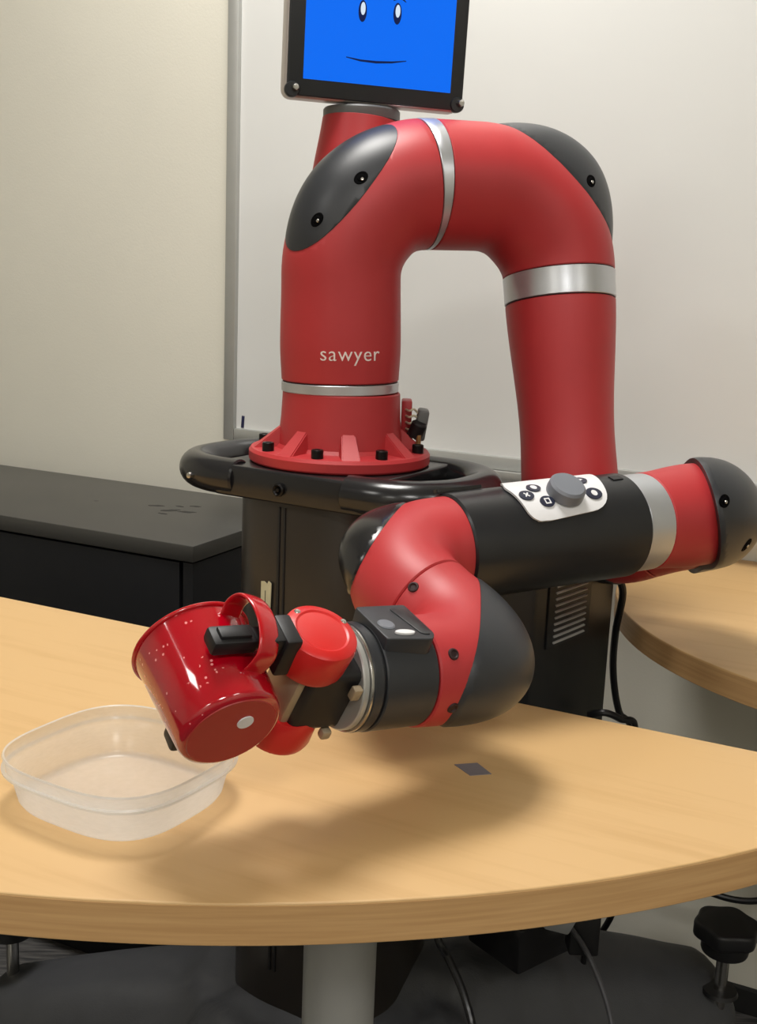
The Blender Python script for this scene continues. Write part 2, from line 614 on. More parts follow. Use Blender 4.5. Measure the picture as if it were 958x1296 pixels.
bm = bmesh.new(); add_box(bm, room(T1 + 0.05, (WALL_D + D0) / 2, CEIL / 2), (0.1, WALL_D - D0, CEIL), RW); struct('wall_right', bm, 'wall_paint')
bm = bmesh.new(); add_box(bm, room(MIDT, WALL_D - 0.005, 0.022), (T1 - T0, 0.01, 0.044), RW, 0.002); struct('baseboard_back', bm, 'rubber')
LAMP_WORDS = ['above the wooden table', 'behind the viewer on the right', 'over the left side of the room', 'over the right side of the room', 'at the far end behind the viewer']
for (lx, ly, lw), words in zip(LAMPS, LAMP_WORDS):
    t = thing('ceiling_lamp', (lx, ly, CEIL), 'recessed square ceiling lamp ' + words, 'lamp', 'ceiling lamps')
    Rl = Matrix.Rotation(WALL_ROT + R_(90), 3, 'Z')
    bm = bmesh.new(); add_box(bm, (lx, ly, CEIL - 0.008), (0.58, 0.58, 0.012), Rl); build('diffuser', bm, 'lamp_diffuser', t, 0)
    bm = bmesh.new()
    for sx in (-1, 1):
        add_box(bm, V((lx, ly, CEIL - 0.01)) + Rl @ V((sx * 0.305, 0, 0)), (0.03, 0.64, 0.02), Rl)
        add_box(bm, V((lx, ly, CEIL - 0.01)) + Rl @ V((0, sx * 0.305, 0)), (0.58, 0.03, 0.02), Rl)
    build('frame', bm, 'panel_white', t, 0)

# whiteboard on the back wall
BT0, BT1, BZ0, BZ1 = -1.105, 1.30, 0.845, 2.05
t = thing('whiteboard', room((BT0 + BT1) / 2, WALL_D, BZ0), 'large white dry-erase board with aluminium frame on the back wall', 'whiteboard')
bm = bmesh.new(); add_box(bm, room((BT0 + BT1) / 2, WALL_D - 0.006, (BZ0 + BZ1) / 2), (BT1 - BT0, 0.012, BZ1 - BZ0), RW); build('board_surface', bm, 'board_white', t, 0)
for tt in (BT0, BT1):
    bm = bmesh.new(); add_box(bm, room(tt, WALL_D - 0.011, (BZ0 + BZ1) / 2), (0.022, 0.022, BZ1 - BZ0 + 0.022), RW, 0.002); build('frame_side', bm, 'aluminium', t)
for zz in (BZ0, BZ1):
    bm = bmesh.new(); add_box(bm, room((BT0 + BT1) / 2, WALL_D - 0.011, zz), (BT1 - BT0 - 0.023, 0.022, 0.022), RW, 0.002); build('frame_rail', bm, 'aluminium', t)
bm = bmesh.new()
add_box(bm, room(0.12, WALL_D - 0.045, BZ0 - 0.016), (1.9, 0.065, 0.006), RW, 0.001)
add_box(bm, room(0.12, WALL_D - 0.077, BZ0 - 0.010), (1.9, 0.006, 0.016), RW, 0.002)
build('marker_tray', bm, 'aluminium', t)
q = room(-1.080, WALL_D - 0.0126, 0.868)
bm = bmesh.new(); add_box(bm, q, (0.006, 0.0012, 0.022), RW @ Matrix.Rotation(R_(4), 3, 'Y'), 0.0005)
tag(build('ink_stroke', bm, 'ink_navy', t), 'short navy ink stroke near the lower left corner')

# low black cabinet against the wall
CB0, CB1, CD0, CD1, CZ = -2.05, -0.905, 1.287, 1.637, 0.74
t = thing('low_cabinet', room((CB0 + CB1) / 2, (CD0 + CD1) / 2, 0), 'low black cabinet with scuffed top standing by the wall', 'cabinet')
bm = bmesh.new(); add_box(bm, room((CB0 + CB1) / 2, (CD0 + CD1) / 2, CZ - 0.0125), (CB1 - CB0, CD1 - CD0, 0.025), RW, 0.002); top = build('top_panel', bm, 'cabinet_top_lit', t)
bm = bmesh.new(); add_box(bm, room(CB1 - 0.011, (CD0 + CD1) / 2, (CZ - 0.027) / 2 + 0.002), (0.018, CD1 - CD0 - 0.006, CZ - 0.031), RW, 0.001); build('side_panel', bm, 'cabinet_front', t)
bm = bmesh.new(); add_box(bm, room(CB0 + 0.011, (CD0 + CD1) / 2, (CZ - 0.027) / 2 + 0.002), (0.018, CD1 - CD0 - 0.006, CZ - 0.031), RW, 0.001); build('side_panel', bm, 'cabinet_front', t)
bm = bmesh.new(); add_box(bm, room((CB0 + CB1) / 2, CD1 - 0.006, (CZ - 0.027) / 2 + 0.002), (CB1 - CB0 - 0.042, 0.008, CZ - 0.031), RW); build('back_panel', bm, 'cabinet_front', t)
dw = (CB1 - CB0 - 0.046) / 2
for i in range(2):
    bm = bmesh.new(); add_box(bm, room(CB0 + 0.022 + dw * (i + 0.5), CD0 + 0.012, (CZ - 0.027) / 2 + 0.03), (dw - 0.004, 0.018, CZ - 0.09), RW, 0.0015)
    d = build('door', bm, 'cabinet_front', t)
bm = bmesh.new(); add_box(bm, room((CB0 + CB1) / 2, CD0 + 0.03, 0.032), (CB1 - CB0 - 0.042, 0.016, 0.06), RW); build('plinth', bm, 'cabinet_front', t)
mat('scuff', srgb(30, 29, 29), 0.6, noise=0.3, nscale=60)
rs = random.Random(3)
for (px, py, L) in [(198, 640, .028), (214, 646, .034), (236, 648, .03), (248, 641, .022), (206, 650, .02), (228, 641, .018), (122, 634, .008)]:
    c = onz(px, py, CZ)
    pts = []
    for k in range(14):
        a = 2 * math.pi * k / 14
        pts.append((L * 0.5 * (0.7 + 0.5 * rs.random()) * math.cos(a), 0.4 * L * 0.5 * (0.6 + 0.6 * rs.random()) * math.sin(a)))
    bm = bmesh.new(); add_prism(bm, pts, 0, 0.0003, M=Matrix.Translation(V((c.x, c.y, CZ))) @ Matrix.Rotation(rs.uniform(-.9, .4), 4, 'Z'))
    tag(build('scuff_mark', bm, 'scuff', top, 0), 'dark scuff on the cabinet top')

# ------------------------------------------------------------------ tables
TZ, TT = 0.74, 0.030
def table_outline_front():
    c = V((-0.138, 1.535)); Rr = 0.913
    n2 = V((WN.x, WN.y)); w2 = V((WT.x, WT.y))
    dline = 0.950
    dd = dline - c.dot(n2)
    hl = math.sqrt(Rr * Rr - dd * dd)
    a1 = math.atan2((n2 * dd + w2 * hl).y, (n2 * dd + w2 * hl).x)
    a0 = math.atan2((n2 * dd - w2 * hl).y, (n2 * dd - w2 * hl).x)
    if a0 > a1: a0 -= 2 * math.pi
    return [(c.x + Rr * math.cos(a0 + (a1 - a0) * i / 96), c.y + Rr * math.sin(a0 + (a1 - a0) * i / 96)) for i in range(97)]
def outline_second():
    n2 = V((WN.x, WN.y)); w2 = V((WT.x, WT.y))
    c = V((0.70, 1.318)); Rr = 0.394; dl = 1.685
    c2 = c + w2 * 0.75
    pts = []
    th = math.acos((dl - c.dot(n2)) / Rr)           # where the back line cuts the round end
    base = math.atan2(n2.y, n2.x)
    N = 48
    a0, a1 = base + th, base + math.pi
    for i in range(N + 1): 
        a = a0 + (a1 - a0) * i / N
        pts.append((c.x + Rr * math.cos(a), c.y + Rr * math.sin(a)))
    a0, a1 = base + math.pi, base + 2 * math.pi - th
    for i in range(N + 1):
        a = a0 + (a1 - a0) * i / N
        pts.append((c2.x + Rr * math.cos(a), c2.y + Rr * math.sin(a)))
    return pts
def table(outline, loc, legs, label):
    t = thing('table', loc, label, 'table', 'maple tables')
    bm = bmesh.new(); add_prism(bm, outline, TZ - TT, TZ, 0.0014); top = build('tabletop', bm, 'wood', t)
    cx_ = sum(p[0] for p in outline) / len(outline); cy_ = sum(p[1] for p in outline) / len(outline)
    bm = bmesh.new()
    n_ = len(outline)
    def off(i, d):
        a_, b_ = V(outline[i - 1]), V(outline[(i + 1) % n_])
        if i == 0: a_ = V(outline[0]) * 2 - V(outline[1])
        if i == n_ - 1: b_ = V(outline[-1]) * 2 - V(outline[-2])
        t_ = (b_ - a_).normalized()
        return V(outline[i]) + V((t_.y, -t_.x)) * d
    rows = []
    for i in range(n_):
        rows.append([bm.verts.new((off(i, d).x, off(i, d).y, z)) for d, z in ((-0.001, TZ - TT + 0.0004), (0.0003, TZ - TT + 0.0012), (0.0003, TZ - 0.0018), (-0.001, TZ - 0.0016))])
    for i in range(n_ - 1):
        for k in range(4):
            bm.faces.new((rows[i][k], rows[i + 1][k], rows[i + 1][(k + 1) % 4], rows[i][(k + 1) % 4]))
    build('edge_band', bm, 'wood_edge', top)
    for (x, y) in legs:
        bm = bmesh.new(); add_lathe(bm, [(0, 0.035), (0.0315, 0.035), (0.0315, TZ - TT - 0.006), (0.0, TZ - TT - 0.006)], V((x, y, 0)), seg=40)
        lg = build('leg', bm, 'leg_grey', t)
        bm = bmesh.new(); add_box(bm, (x, y, TZ - TT - 0.003), (0.16, 0.16, 0.006), RW, 0.001); build('mounting_plate', bm, 'black_matte', lg)
        bm = bmesh.new(); add_lathe(bm, [(0, 0.0), (0.17, 0.0), (0.172, 0.008), (0.12, 0.022), (0.045, 0.036), (0.0, 0.036)], V((x, y, 0)), seg=40); build('foot_disc', bm, 'leg_grey', lg)
    return t
table(table_outline_front(), (-0.3, 1.0, 0), [(-0.018, 0.86), (-0.62, 1.12)], 'maple table with curved front edge under the robot arm, bowl on it')
table(outline_second(), (0.9, 1.3, 0), [(1.0, 1.25), (1.45, 1.05)], 'maple table with rounded end pushed against the right wall')

# small grey square of tape on the table
pts = [onz(px, py, TZ) for px, py in [(575, 968), (604, 966), (622, 980), (595, 982)]]
bm = bmesh.new(); add_prism(bm, [(p.x, p.y) for p in pts], TZ, TZ + 0.0005)
tag(build('grey_patch', bm, 'patch_grey', None, 0, pts[0]), 'small grey square sticker lying flat on the wooden table', 'sticker')

# ------------------------------------------------------------------ pedestal
BX, BY = -0.047, 1.25
BASE_Z = 0.922
ped = thing('robot_pedestal', (BX, BY, 0), 'glossy black robot pedestal with loop handles and wide moulded foot', 'pedestal')
PA = R_(-30)
RP = Matrix.Rotation(PA, 3, 'Z')
def sup(a, b, n, k=64, rot=0.0, c=(0, 0)):
    out = []
    for i in range(k):
        t = 2 * math.pi * i / k
        x = a * math.copysign(abs(math.cos(t)) ** (2 / n), math.cos(t))
        y = b * math.copysign(abs(math.sin(t)) ** (2 / n), math.sin(t))
        out.append((c[0] + x * math.cos(rot) - y * math.sin(rot), c[1] + x * math.sin(rot) + y * math.cos(rot)))
    return out
CX, CY = -0.038, 1.262
bm = bmesh.new(); add_prism(bm, sup(0.110, 0.110, 2.7, 72, PA, (CX, CY)), 0.20, 0.889, 0.002); colm = build('column', bm, 'pedestal_brown_sheen', ped)
# seam strip and groove along the column front
def colsurf(px):
    # point on the column surface seen at this pixel column
    best = None
    r = ray(px, 690)
    for i in range(720):
        a = 2 * math.pi * i / 720
        x = 0.110 * math.copysign(abs(math.cos(a)) ** (2 / 2.7), math.cos(a)); y = 0.110 * math.copysign(abs(math.sin(a)) ** (2 / 2.7), math.sin(a))
        P = V((CX + x * math.cos(PA) - y * math.sin(PA), CY + x * math.sin(PA) + y * math.cos(PA)))
        e = abs(P.x / P.y - r.x / r.y)
        if best is None or e + (0.0 if P.y < CY else 9) < best[0]: best = (e + (0.0 if P.y < CY else 9), P)
    return best[1]
for px, wd in ((353, 0.0035), (359.5, 0.0025)):
    P = colsurf(px)
    nn = V((P.x - CX, P.y - CY, 0)).normalized()
    bm = bmesh.new(); add_box(bm, (P.x, P.y, 0.60), (wd, 0.003, 0.56), frame(V((0, 0, 1)), V((-nn.y, nn.x, 0))), 0.0005); tag(build('seam_strip', bm, 'black_matte', colm), kind=None)
# controller box behind the column, with a louvred side
LB = V((0.64, 0.77, 0)).normalized(); FB = V((0.77, -0.64, 0)).normalized()
Bc = V((0.168, 1.118, 0))
LW, LFz = 0.176, 0.24
cc = Bc + LB * LW / 2 - FB * LFz / 2
RB = Matrix((FB, LB, V((0, 0, 1)))).transposed()
bm = bmesh.new(); add_box(bm, cc + V((0, 0, 0.68)), (LFz, LW, 0.418), RB, 0.006); boxo = build('controller_box', bm, 'box_black', ped)
# vent panel on the right face: frame + slats
fc = Bc + FB * 0.0
bm = bmesh.new(); add_box(bm, fc + LB * 0.070 + FB * 0.001 + V((0, 0, 0.795)), (0.003, 0.090, 0.105), RB, 0.001); vent = build('vent_panel', bm, 'black_matte', boxo)
bm = bmesh.new(); add_box(bm, (0, 0, 0), (0.003, 0.066, 0.0018), None, 0.0004)
ME_SLAT = mesh_of('vent_slat', bm, 'aluminium')
for i in range(12):
    o = share('vent_slat', ME_SLAT, fc + LB * 0.070 + FB * 0.003 + V((0, 0, 0.748 + 0.0070 * i)), RB @ Matrix.Rotation(R_(25), 3, 'Y'), boxo)
# handle plate: central plate + two round loop handles
PZ = 0.905
def plate_pt(x, y, z=0): return V((BX + 0.0, BY + 0.0, PZ + z)) + RP @ V((x, y, 0))
bm = bmesh.new()
add_prism(bm, round_poly([(-0.105, -0.108), (0.105, -0.108), (0.105, 0.1), (-0.105, 0.1)], 0.02), -0.019, 0.016, 0.004, Matrix.Translation(V((BX, BY, PZ))) @ RP.to_4x4())
plate = build('handle_plate', bm, 'black_gloss', ped)
for sx in (-1, 1):
    lp = Path([plate_pt(sx * 0.07, -0.093), plate_pt(sx * 0.171, -0.093), plate_pt(sx * 0.171, 0.085), plate_pt(sx * 0.07, 0.085)], [0.075, 0.075], 0.006)
    bm = bmesh.new()
    add_tube(bm, lp, lambda s: 0.0205, seg=28, step=0.006, bev=0.002)
    build('loop_handle', bm, 'black_gloss', ped)
bm = bmesh.new()
add_lathe(bm, [(0, 0.004), (0.002, 0.004), (0.0025, 0.001), (0.0055, 0.0045), (0.007, 0.0035), (0.0075, -0.002), (0, -0.002)], seg=24)
ME_BIGSCREW = mesh_of('plate_screw', bm, 'screw_dark')
bm = bmesh.new()
add_lathe(bm, [(0, 0.0025), (0.003, 0.002), (0.0038, 0.0), (0.0038, -0.002), (0, -0.002)], seg=20)
ME_SMSCREW = mesh_of('plate_pin', bm, 'steel')
fn = RP @ V((0, -1, 0))
share('plate_screw', ME_BIGSCREW, plate_pt(-0.006, -0.1085, -0.003), frame(fn, V((1, 0, 0))), plate)
share('plate_pin', ME_SMSCREW, plate_pt(-0.128, -0.110, -0.002), frame(fn, V((1, 0, 0))), plate)
share('plate_screw', ME_BIGSCREW, plate_pt(0.108, -0.05, 0.0), frame(RP @ V((1, 0, 0))), plate)
# foot: domed four-lobed moulding
LOBES = [(R_(14), 0.575, 0.315), (R_(168), 0.50, 0.262), (R_(232), 0.55, 0.28), (R_(312), 0.55, 0.28)]
def foot_r(th):
    r = 0.30
    for (a, L, HT) in LOBES:
        d = (th - a + math.pi) % (2 * math.pi) - math.pi
        r = max(r, 0.30 + (L - 0.30) * math.exp(-(d / 0.33) ** 4))
    return r
def foot_h(x, y):
    rr = math.hypot(x, y); th = math.atan2(y, x)
    R1 = foot_r(th)
    q = min(1, rr / R1)
    core = 0.275 * math.exp(-(rr / 0.36) ** 2.6) 
    ridge = 0.0
    for (a, L, HT) in LOBES:
        u = x * math.cos(a) + y * math.sin(a); v = -x * math.sin(a) + y * math.cos(a)
        if u > 0:
            tt = min(1, u / L)
            ridge = max(ridge, (HT - 0.115 * tt ** 1.5) * math.exp(-(v / (0.16 - 0.055 * tt)) ** 4))
    h = max(core, ridge, 0.05) 
    edge = 1 - max(0, (q - 0.93) / 0.07) ** 3
    return max(0.0, h * max(0.0, edge) ** 0.5)
bm = bmesh.new()
NT, NR = 160, 44
rings = []
for j in range(NR + 1):
    ring = []
    for i in range(NT):
        th = 2 * math.pi * i / NT
        q = j / NR
        q = 1 - (1 - q) ** 1.35
        rr = max(0.004, q * foot_r(th))
        x, y = rr * math.cos(th), rr * math.sin(th)
        h = foot_h(x, y)
        if 0.150 < rr < 0.185: h += 0.012 * math.sin(math.pi * (rr - 0.150) / 0.035)
        ring.append(bm.verts.new((CX + x, CY + y, 0.004 + h)))
    rings.append(ring)
for a, b in zip(rings[:-1], rings[1:]):
    for i in range(NT):
        j = (i + 1) % NT
        bm.faces.new((a[i], a[j], b[j], b[i]))
bm.faces.new(rings[0][::-1])
low = [bm.verts.new((v.co.x, v.co.y, 0.0)) for v in rings[-1]]
for i in range(NT):
    j = (i + 1) % NT
    bm.faces.new((rings[-1][i], rings[-1][j], low[j], low[i]))
bm.faces.new(low)
bmesh.ops.smooth_vert(bm, verts=[v for r in rings[2:-3] for v in r], factor=0.5, use_axis_x=False, use_axis_y=False, use_axis_z=True)
foot = build('moulded_foot', bm, 'black_foot', ped, 60)
# levelling knobs
def knob(px, py, z0, ztop):
    P = onz(px, py, z0)
    bm = bmesh.new(); add_lathe(bm, [(0, z0 - 0.10), (0.0085, z0 - 0.10), (0.0085, ztop), (0, ztop)], V((P.x, P.y, 0)), seg=24)
    st = build('levelling_stem', bm, 'steel', ped)
    bm = bmesh.new(); add_lathe(bm, [(0.0, z0 + 0.002), (0.0105, z0 + 0.002), (0.022, z0 + 0.001), (0.024, z0 - 0.004), (0, z0 - 0.004)], V((P.x, P.y, 0)), seg=32)
    build('stem_socket', bm, 'black_matte', ped)
    bm = bmesh.new()
    out = []
    for i in range(84):
        a = 2 * math.pi * i / 84
        rr = 0.0415 + 0.0022 * math.cos(6 * a)
        out.append((rr * math.cos(a), rr * math.sin(a)))
    add_prism(bm, out, ztop - 0.002, ztop + 0.021, 0.005, Matrix.Translation(V((P.x, P.y, 0))))
    add_lathe(bm, [(0, ztop - 0.022), (0.030, ztop - 0.022), (0.031, ztop - 0.019), (0.031, ztop), (0, ztop)], V((P.x, P.y, 0)), seg=32)
    build('levelling_knob', bm, 'black_matte', ped, 40)
knob(911, 1252, 0.212, 0.292)
knob(17, 1242, 0.152, 0.25)

# cream tape on the column
P = colsurf(338)
nn = V((P.x - CX, P.y - CY, 0)).normalized()
zc = at(338, 757, P.y).z
bm = bmesh.new()
ol = [(-0.0065, -0.016), (-0.003, -0.019), (0.001, -0.024), (0.0045, -0.028), (0.0062, -0.026), (0.0075, 0.019), (0.004, 0.021), (0.002, 0.017), (-0.002, 0.019), (-0.006, 0.018)]
Mt = frame(nn, V((-nn.y, nn.x, 0)))
add_prism(bm, [(x * 1.35, y) for x, y in ol], 0.0004, 0.0012, M=Matrix.Translation(V((P.x, P.y, zc))) @ Mt.to_4x4())
tp = build('masking_tape', bm, 'tape_cream', None, 0, (P.x, P.y, zc))
tag(tp, 'torn strip of cream masking tape stuck on the black pedestal', 'tape')
bm = bmesh.new(); add_box(bm, V((P.x, P.y, zc)) + nn * 0.0013, (0.001, 0.018, 0.0003), Mt); build('pen_line', bm, 'black_matte', tp, 0)

# ------------------------------------------------------------------ robot arm
arm = thing('robot', (BX, BY, BASE_Z), 'red and black jointed robot arm with blue face screen gripping a mug', 'robot')
S0 = V((BX, BY, BASE_Z))
S1 = V((-0.054, 1.25, 1.228))
J1 = V((math.cos(R_(20)), math.sin(R_(20)), 0.03)).normalized()
S2 = S1 + J1 * 0.259
U1 = at(725, 690, 1.262)
F0 = at(960, 640, 1.155)
F1 = at(460, 708, 0.925)
W2 = at(628, 840, 0.82)
HD = V((-0.825, -0.562, 0.092)).normalized()
H1 = W2 + HD * 0.30
# base flange
bm = bmesh.new()
add_lathe(bm, [(0, 0), (0.101, 0), (0.103, 0.002), (0.103, 0.011), (0.1005, 0.0145), (0.074, 0.016), (0.0705, 0.020), (0.0675, 0.05), (0.0662, 0.078), (0.065, 0.0795), (0, 0.0795)], S0, seg=96)
base = build('base_flange', bm, 'red_shell', arm)
bm = bmesh.new()
add_lathe(bm, [(0, 0.011), (0.0036, 0.011), (0.0036, 0.006), (0.0058, 0.006), (0.0064, 0.007), (0.0068, 0.012), (0.0068, 0.0), (0, 0.0)][::-1], seg=20)
bm2 = bmesh.new()
add_lathe(bm2, [(0, -0.002), (0.0066, -0.002), (0.0066, 0.0085), (0.0058, 0.0095), (0.0036, 0.0095), (0.0030, 0.006), (0, 0.006)], seg=20)
bm.free()
ME_BOLT = mesh_of('bolt', bm2, 'screw_dark')
bm = bmesh.new()
# wedge rib, radial along +x, origin on the flange axis
vs = [(0.064, -0.007, 0.042), (0.064, 0.007, 0.042), (0.099, 0.010, 0.0135), (0.099, -0.010, 0.0135), (0.064, -0.011, 0.013), (0.064, 0.011, 0.013)]
bv = [bm.verts.new(v) for v in vs]
for f in ((0, 1, 2, 3), (0, 3, 4), (1, 5, 2), (4, 5, 1, 0), (3, 2, 5, 4)): bm.faces.new([bv[i] for i in f])
bmesh.ops.bevel(bm, geom=[e for e in bm.edges], offset=0.0012, segments=2, affect='EDGES')
ME_RIB = mesh_of('flange_rib', bm, 'red_shell')
for i in range(8):
    a = R_(-90 - 13 + 45 * i)
    share('bolt', ME_BOLT, S0 + V((0.0905 * math.cos(a), 0.0905 * math.sin(a), 0.015)), Matrix.Rotation(a, 3, 'Z'), base)
    a2 = a + R_(22.5)
    share('flange_rib', ME_RIB, S0, Matrix.Rotation(a2, 3, 'Z'), base)
# shoulder path
PB = Path([S0, S1, S2, U1, F0, F1, W2, H1], [0.101, 0.099, 0.058, 0.060, 0.056, 0.052])
a1, a2, a3, a4, a5, a6 = PB.arcs
s_base = 0.0795
mid12 = a1['s1'] - 0.010
keys = [(0, 0.0675), (s_base, 0.0655), (s_base + 0.05, 0.0675), (a1['s0'], 0.066), ((a1['s0'] + a1['s1']) / 2, 0.0682), (mid12, 0.0705), (a2['s0'], 0.0705), ((a2['s0'] + a2['s1']) / 2, 0.0692),
        (a2['s1'] + 0.02, 0.0640), (a3['s0'] - 0.06, 0.0545), (a3['s0'], 0.056), (a3['s1'], 0.056), (a4['s0'], 0.053), (a4['s1'], 0.0525), (a4['s1'] + 0.06, 0.0485), (a5['s0'] - 0.05, 0.047), (a5['s0'], 0.0465), (a5['s1'], 0.0465), (a6['s0'], 0.045), (a6['s1'], 0.0415), (a6['s1'] + 0.05, 0.0395)]
RF = rkeys(keys)
b0 = s_base
band('joint_band', PB, RF, b0, b0 + 0.0105, 'silver_band', arm, 0.0004)
band('joint_gasket', PB, RF, b0 + 0.0100, b0 + 0.0122, 'gasket', arm, -0.0012)
sh, shc, tr = elbow('shoulder_link', 'shoulder_cover', PB, RF, b0 + 0.0120, mid12, 0, 0.0480, arm, lip=0.0006, stretch=1.25, bump=0.0, tilt=V((-0.04, -0.42, 0.02)))
cap_screw(tr, 457, 225, shc, 1.7); cap_screw(tr, 401, 278, shc, 1.7)
band('joint_band', PB, RF, mid12 + 0.0006, mid12 + 0.0125, 'silver_band', arm, 0.0003)
band('joint_gasket', PB, RF, mid12 + 0.0122, mid12 + 0.0138, 'gasket', arm, -0.001)
s_ub = a2['s1'] - 0.001
el, elc, tr = elbow('elbow_link', 'elbow_cover', PB, RF, mid12 + 0.0136, s_ub, 1, 0.034, arm, lip=0.0006, stretch=1.9, bump=0.0)
cap_screw(tr, 748, 229, elc, 1.8); cap_screw(tr, 700, 152, elc, 1.8)
band('joint_gasket', PB, RF, s_ub - 0.0005, s_ub + 0.0015, 'gasket', arm, -0.001)
band('joint_band', PB, RF, s_ub + 0.0013, s_ub + 0.032, 'silver_band', arm, 0.0006)
band('joint_gasket', PB, RF, s_ub + 0.0318, s_ub + 0.0335, 'gasket', arm, -0.001)
s_j3 = (a3['s1'] + a4['s0']) / 2
elbow('upper_arm_link', 'upper_arm_cover', PB, RF, s_ub + 0.0333, s_j3 - 0.0008, 2, 0.030, arm, stretch=1.1)
s_fb = a4['s1'] + 0.060
fe, fec, tr = elbow('forearm_elbow_link', 'forearm_elbow_cover', PB, RF, s_j3 + 0.0008, s_fb, 3, -0.011, arm, lip=0.002, stretch=1.02, grow=1.10)
cap_screw(tr, 917, 634, fec, 1.6); cap_screw(tr, 915, 580, fec, 1.6); cap_screw(tr, 945, 690, fec, 1.6)
band('joint_band', PB, RF, s_fb + 0.0004, s_fb + 0.030, 'silver_band', arm, -0.0004)
# black forearm sleeve
s_s0, s_s1 = s_fb + 0.0315, a5['s0'] - 0.012
bm = bmesh.new(); add_tube(bm, PB, lambda s: RF(s) + 0.0026, s_s0, s_s1, bev=0.0018, seg=72); sleeve = build('forearm_sleeve', bm, 'black_sleeve', arm)
wr, wrc, tr = elbow('wrist_link', 'wrist_cover', PB, RF, s_s1 - 0.004, (a5['s1'] + a6['s0']) / 2 - 0.004, 4, 0.030, arm, shell='red_shell', lip=0.0012, stretch=1.7, tilt=V((0, 0.15, 0.22)), capm='black_gloss', grow=1.02)
s_w = (a5['s1'] + a6['s0']) / 2 - 0.0035
s_hc = PB.L - 0.30 + 0.0850
ha, hac, tr2 = elbow('hand_link', 'hand_cover', PB, RF, s_w, s_hc, 5, 0.0015, arm, lip=0.0012, stretch=1.42, grow=1.02, tilt=-HD * 0.28 + V((0, -0.05, -0.17)))
# recessed red screws on the wrist shells
dg = bpy.context.evaluated_depsgraph_get()
bm = bmesh.new(); add_lathe(bm, [(0, -0.0002), (0.0022, -0.0002), (0.0030, 0.0008), (0.0040, 0.0006), (0.0046, -0.0006), (0, -0.0006)], seg=18)
ME_RS = mesh_of('shell_screw', bm, 'gasket')
bms = bmesh.new(); add_tube(bms, PB, RF, s_s1, s_hc, caps=False, bev=0)
bms.normal_update()
treeW = BVHTree.FromBMesh(bms); bms.free()
for (px, py, par) in ((523, 743, wr), (574, 828, ha), (573, 896, ha)):
    hit, nor, _, _ = treeW.ray_cast(CAM, ray(px, py))
    if hit is not None:
        if nor.dot(ray(px, py)) > 0: nor = -nor
        share('shell_screw', ME_RS, hit + nor * 0.0004, frame(nor), par)

# lettering on the shoulder
cv = bpy.data.curves.new('lettering', 'FONT')
cv.body = 'sawyer'
cv.size = 0.030
cv.extrude = 0.0004
cv.offset = -0.0002
cv.align_x = 'CENTER'
cv.space_character = 1.08
cv.resolution_u = 6
to = bpy.data.objects.new('lettering_source', cv)
COL.objects.link(to)
dg = bpy.context.evaluated_depsgraph_get()
me = bpy.data.meshes.new_from_object(to.evaluated_get(dg))
bpy.data.objects.remove(to)
bm = bmesh.new(); bm.from_mesh(me); bpy.data.meshes.remove(me)
rc = RF(s_base + 0.04)
ax = (S1 - S0).normalized()
cyl = Cyl(S0, ax, V((0, -1, 0)), rc)
u0, v0 = cyl.uv(444, 457)
xs = [v.co.x for v in bm.verts]
sc = 0.066 / (max(xs) - min(xs))
for v in bm.verts:
    x, y, z = v.co.x * sc, v.co.y * sc, v.co.z
    rr = RF(u0 + y)
    an = (v0 + x) / rc
    v.co = cyl.P + cyl.a * (u0 + y) + (cyl.x * math.cos(an) + cyl.y * math.sin(an)) * (rr + 0.0004 + z)
build('lettering', bm, 'letter_white', sh, 0)

# control panel on the forearm sleeve
sm = (s_s0 + s_s1) / 2
dF = (F1 - F0).normalized()
cy = Cyl(PB.pos(s_s0), -dF, V((0, 0, 1)), RF(sm) + 0.0030)
def S(px, py): return cy.uv(px, py)
ol = [S(636, 622), S(668, 658), S(690, 661), S(768, 642), S(777, 628)]
top_v = S(700, 606)[1]
uR = S(775, 620)[0]
uL = S(638, 618)[0]
vT = -0.020
ol = round_poly([(S(638, 620)[0], S(638, 620)[1]), S(672, 660), S(690, 661), S(771, 643), (uR + 0.004, vT), (uL + 0.012, vT)], [0.004, 0.012, 0.008, 0.020, 0.018, 0.006])
bm = wrap_patch(ol, 0.0002, 0.0022, cy)
panel = build('control_panel', bm, 'panel_white', sleeve, 30)
def button(px, py, a, b, icon, rot=0.0):
    u, v = S(px, py)
    bm = wrap_patch(ellipse(u, v, a, b, 28, rot), 0.002, 0.0036, cy)
    bt = build('button', bm, 'button_navy', sleeve, 30)
    if icon == 'square':
        for (x0, y0, x1, y1) in ((-.003, -.003, .003, -.0018), (-.003, .0018, .003, .003), (-.003, -.0018, -.0018, .0018), (.0018, -.0018, .003, .0018)):
            bm = wrap_patch([(u + x0, v + y0), (u + x1, v + y0), (u + x1, v + y1), (u + x0, v + y1)], 0.0034, 0.0039, cy); build('icon_bar', bm, 'panel_white', panel, 0)
    elif icon == 'cross':
        for r_ in (45, -45):
            c, s = math.cos(R_(r_)), math.sin(R_(r_))
            bm = wrap_patch([(u + x * c - y * s, v + x * s + y * c) for x, y in ((-.0032, -.0007), (.0032, -.0007), (.0032, .0007), (-.0032, .0007))], 0.0034, 0.0039, cy); build('icon_bar', bm, 'panel_white', panel, 0)
    elif icon == 'dot':
        bm = wrap_patch(ellipse(u, v, .0032, .0032, 20), 0.0034, 0.0039, cy); build('icon_disc', bm, 'panel_white', panel, 0)
    elif icon == 'arrow':
        bm = wrap_patch([(u - .003, v - .0028), (u + .003, v), (u - .003, v + .0028)], 0.0034, 0.0039, cy); build('icon_arrow', bm, 'panel_white', panel, 0)
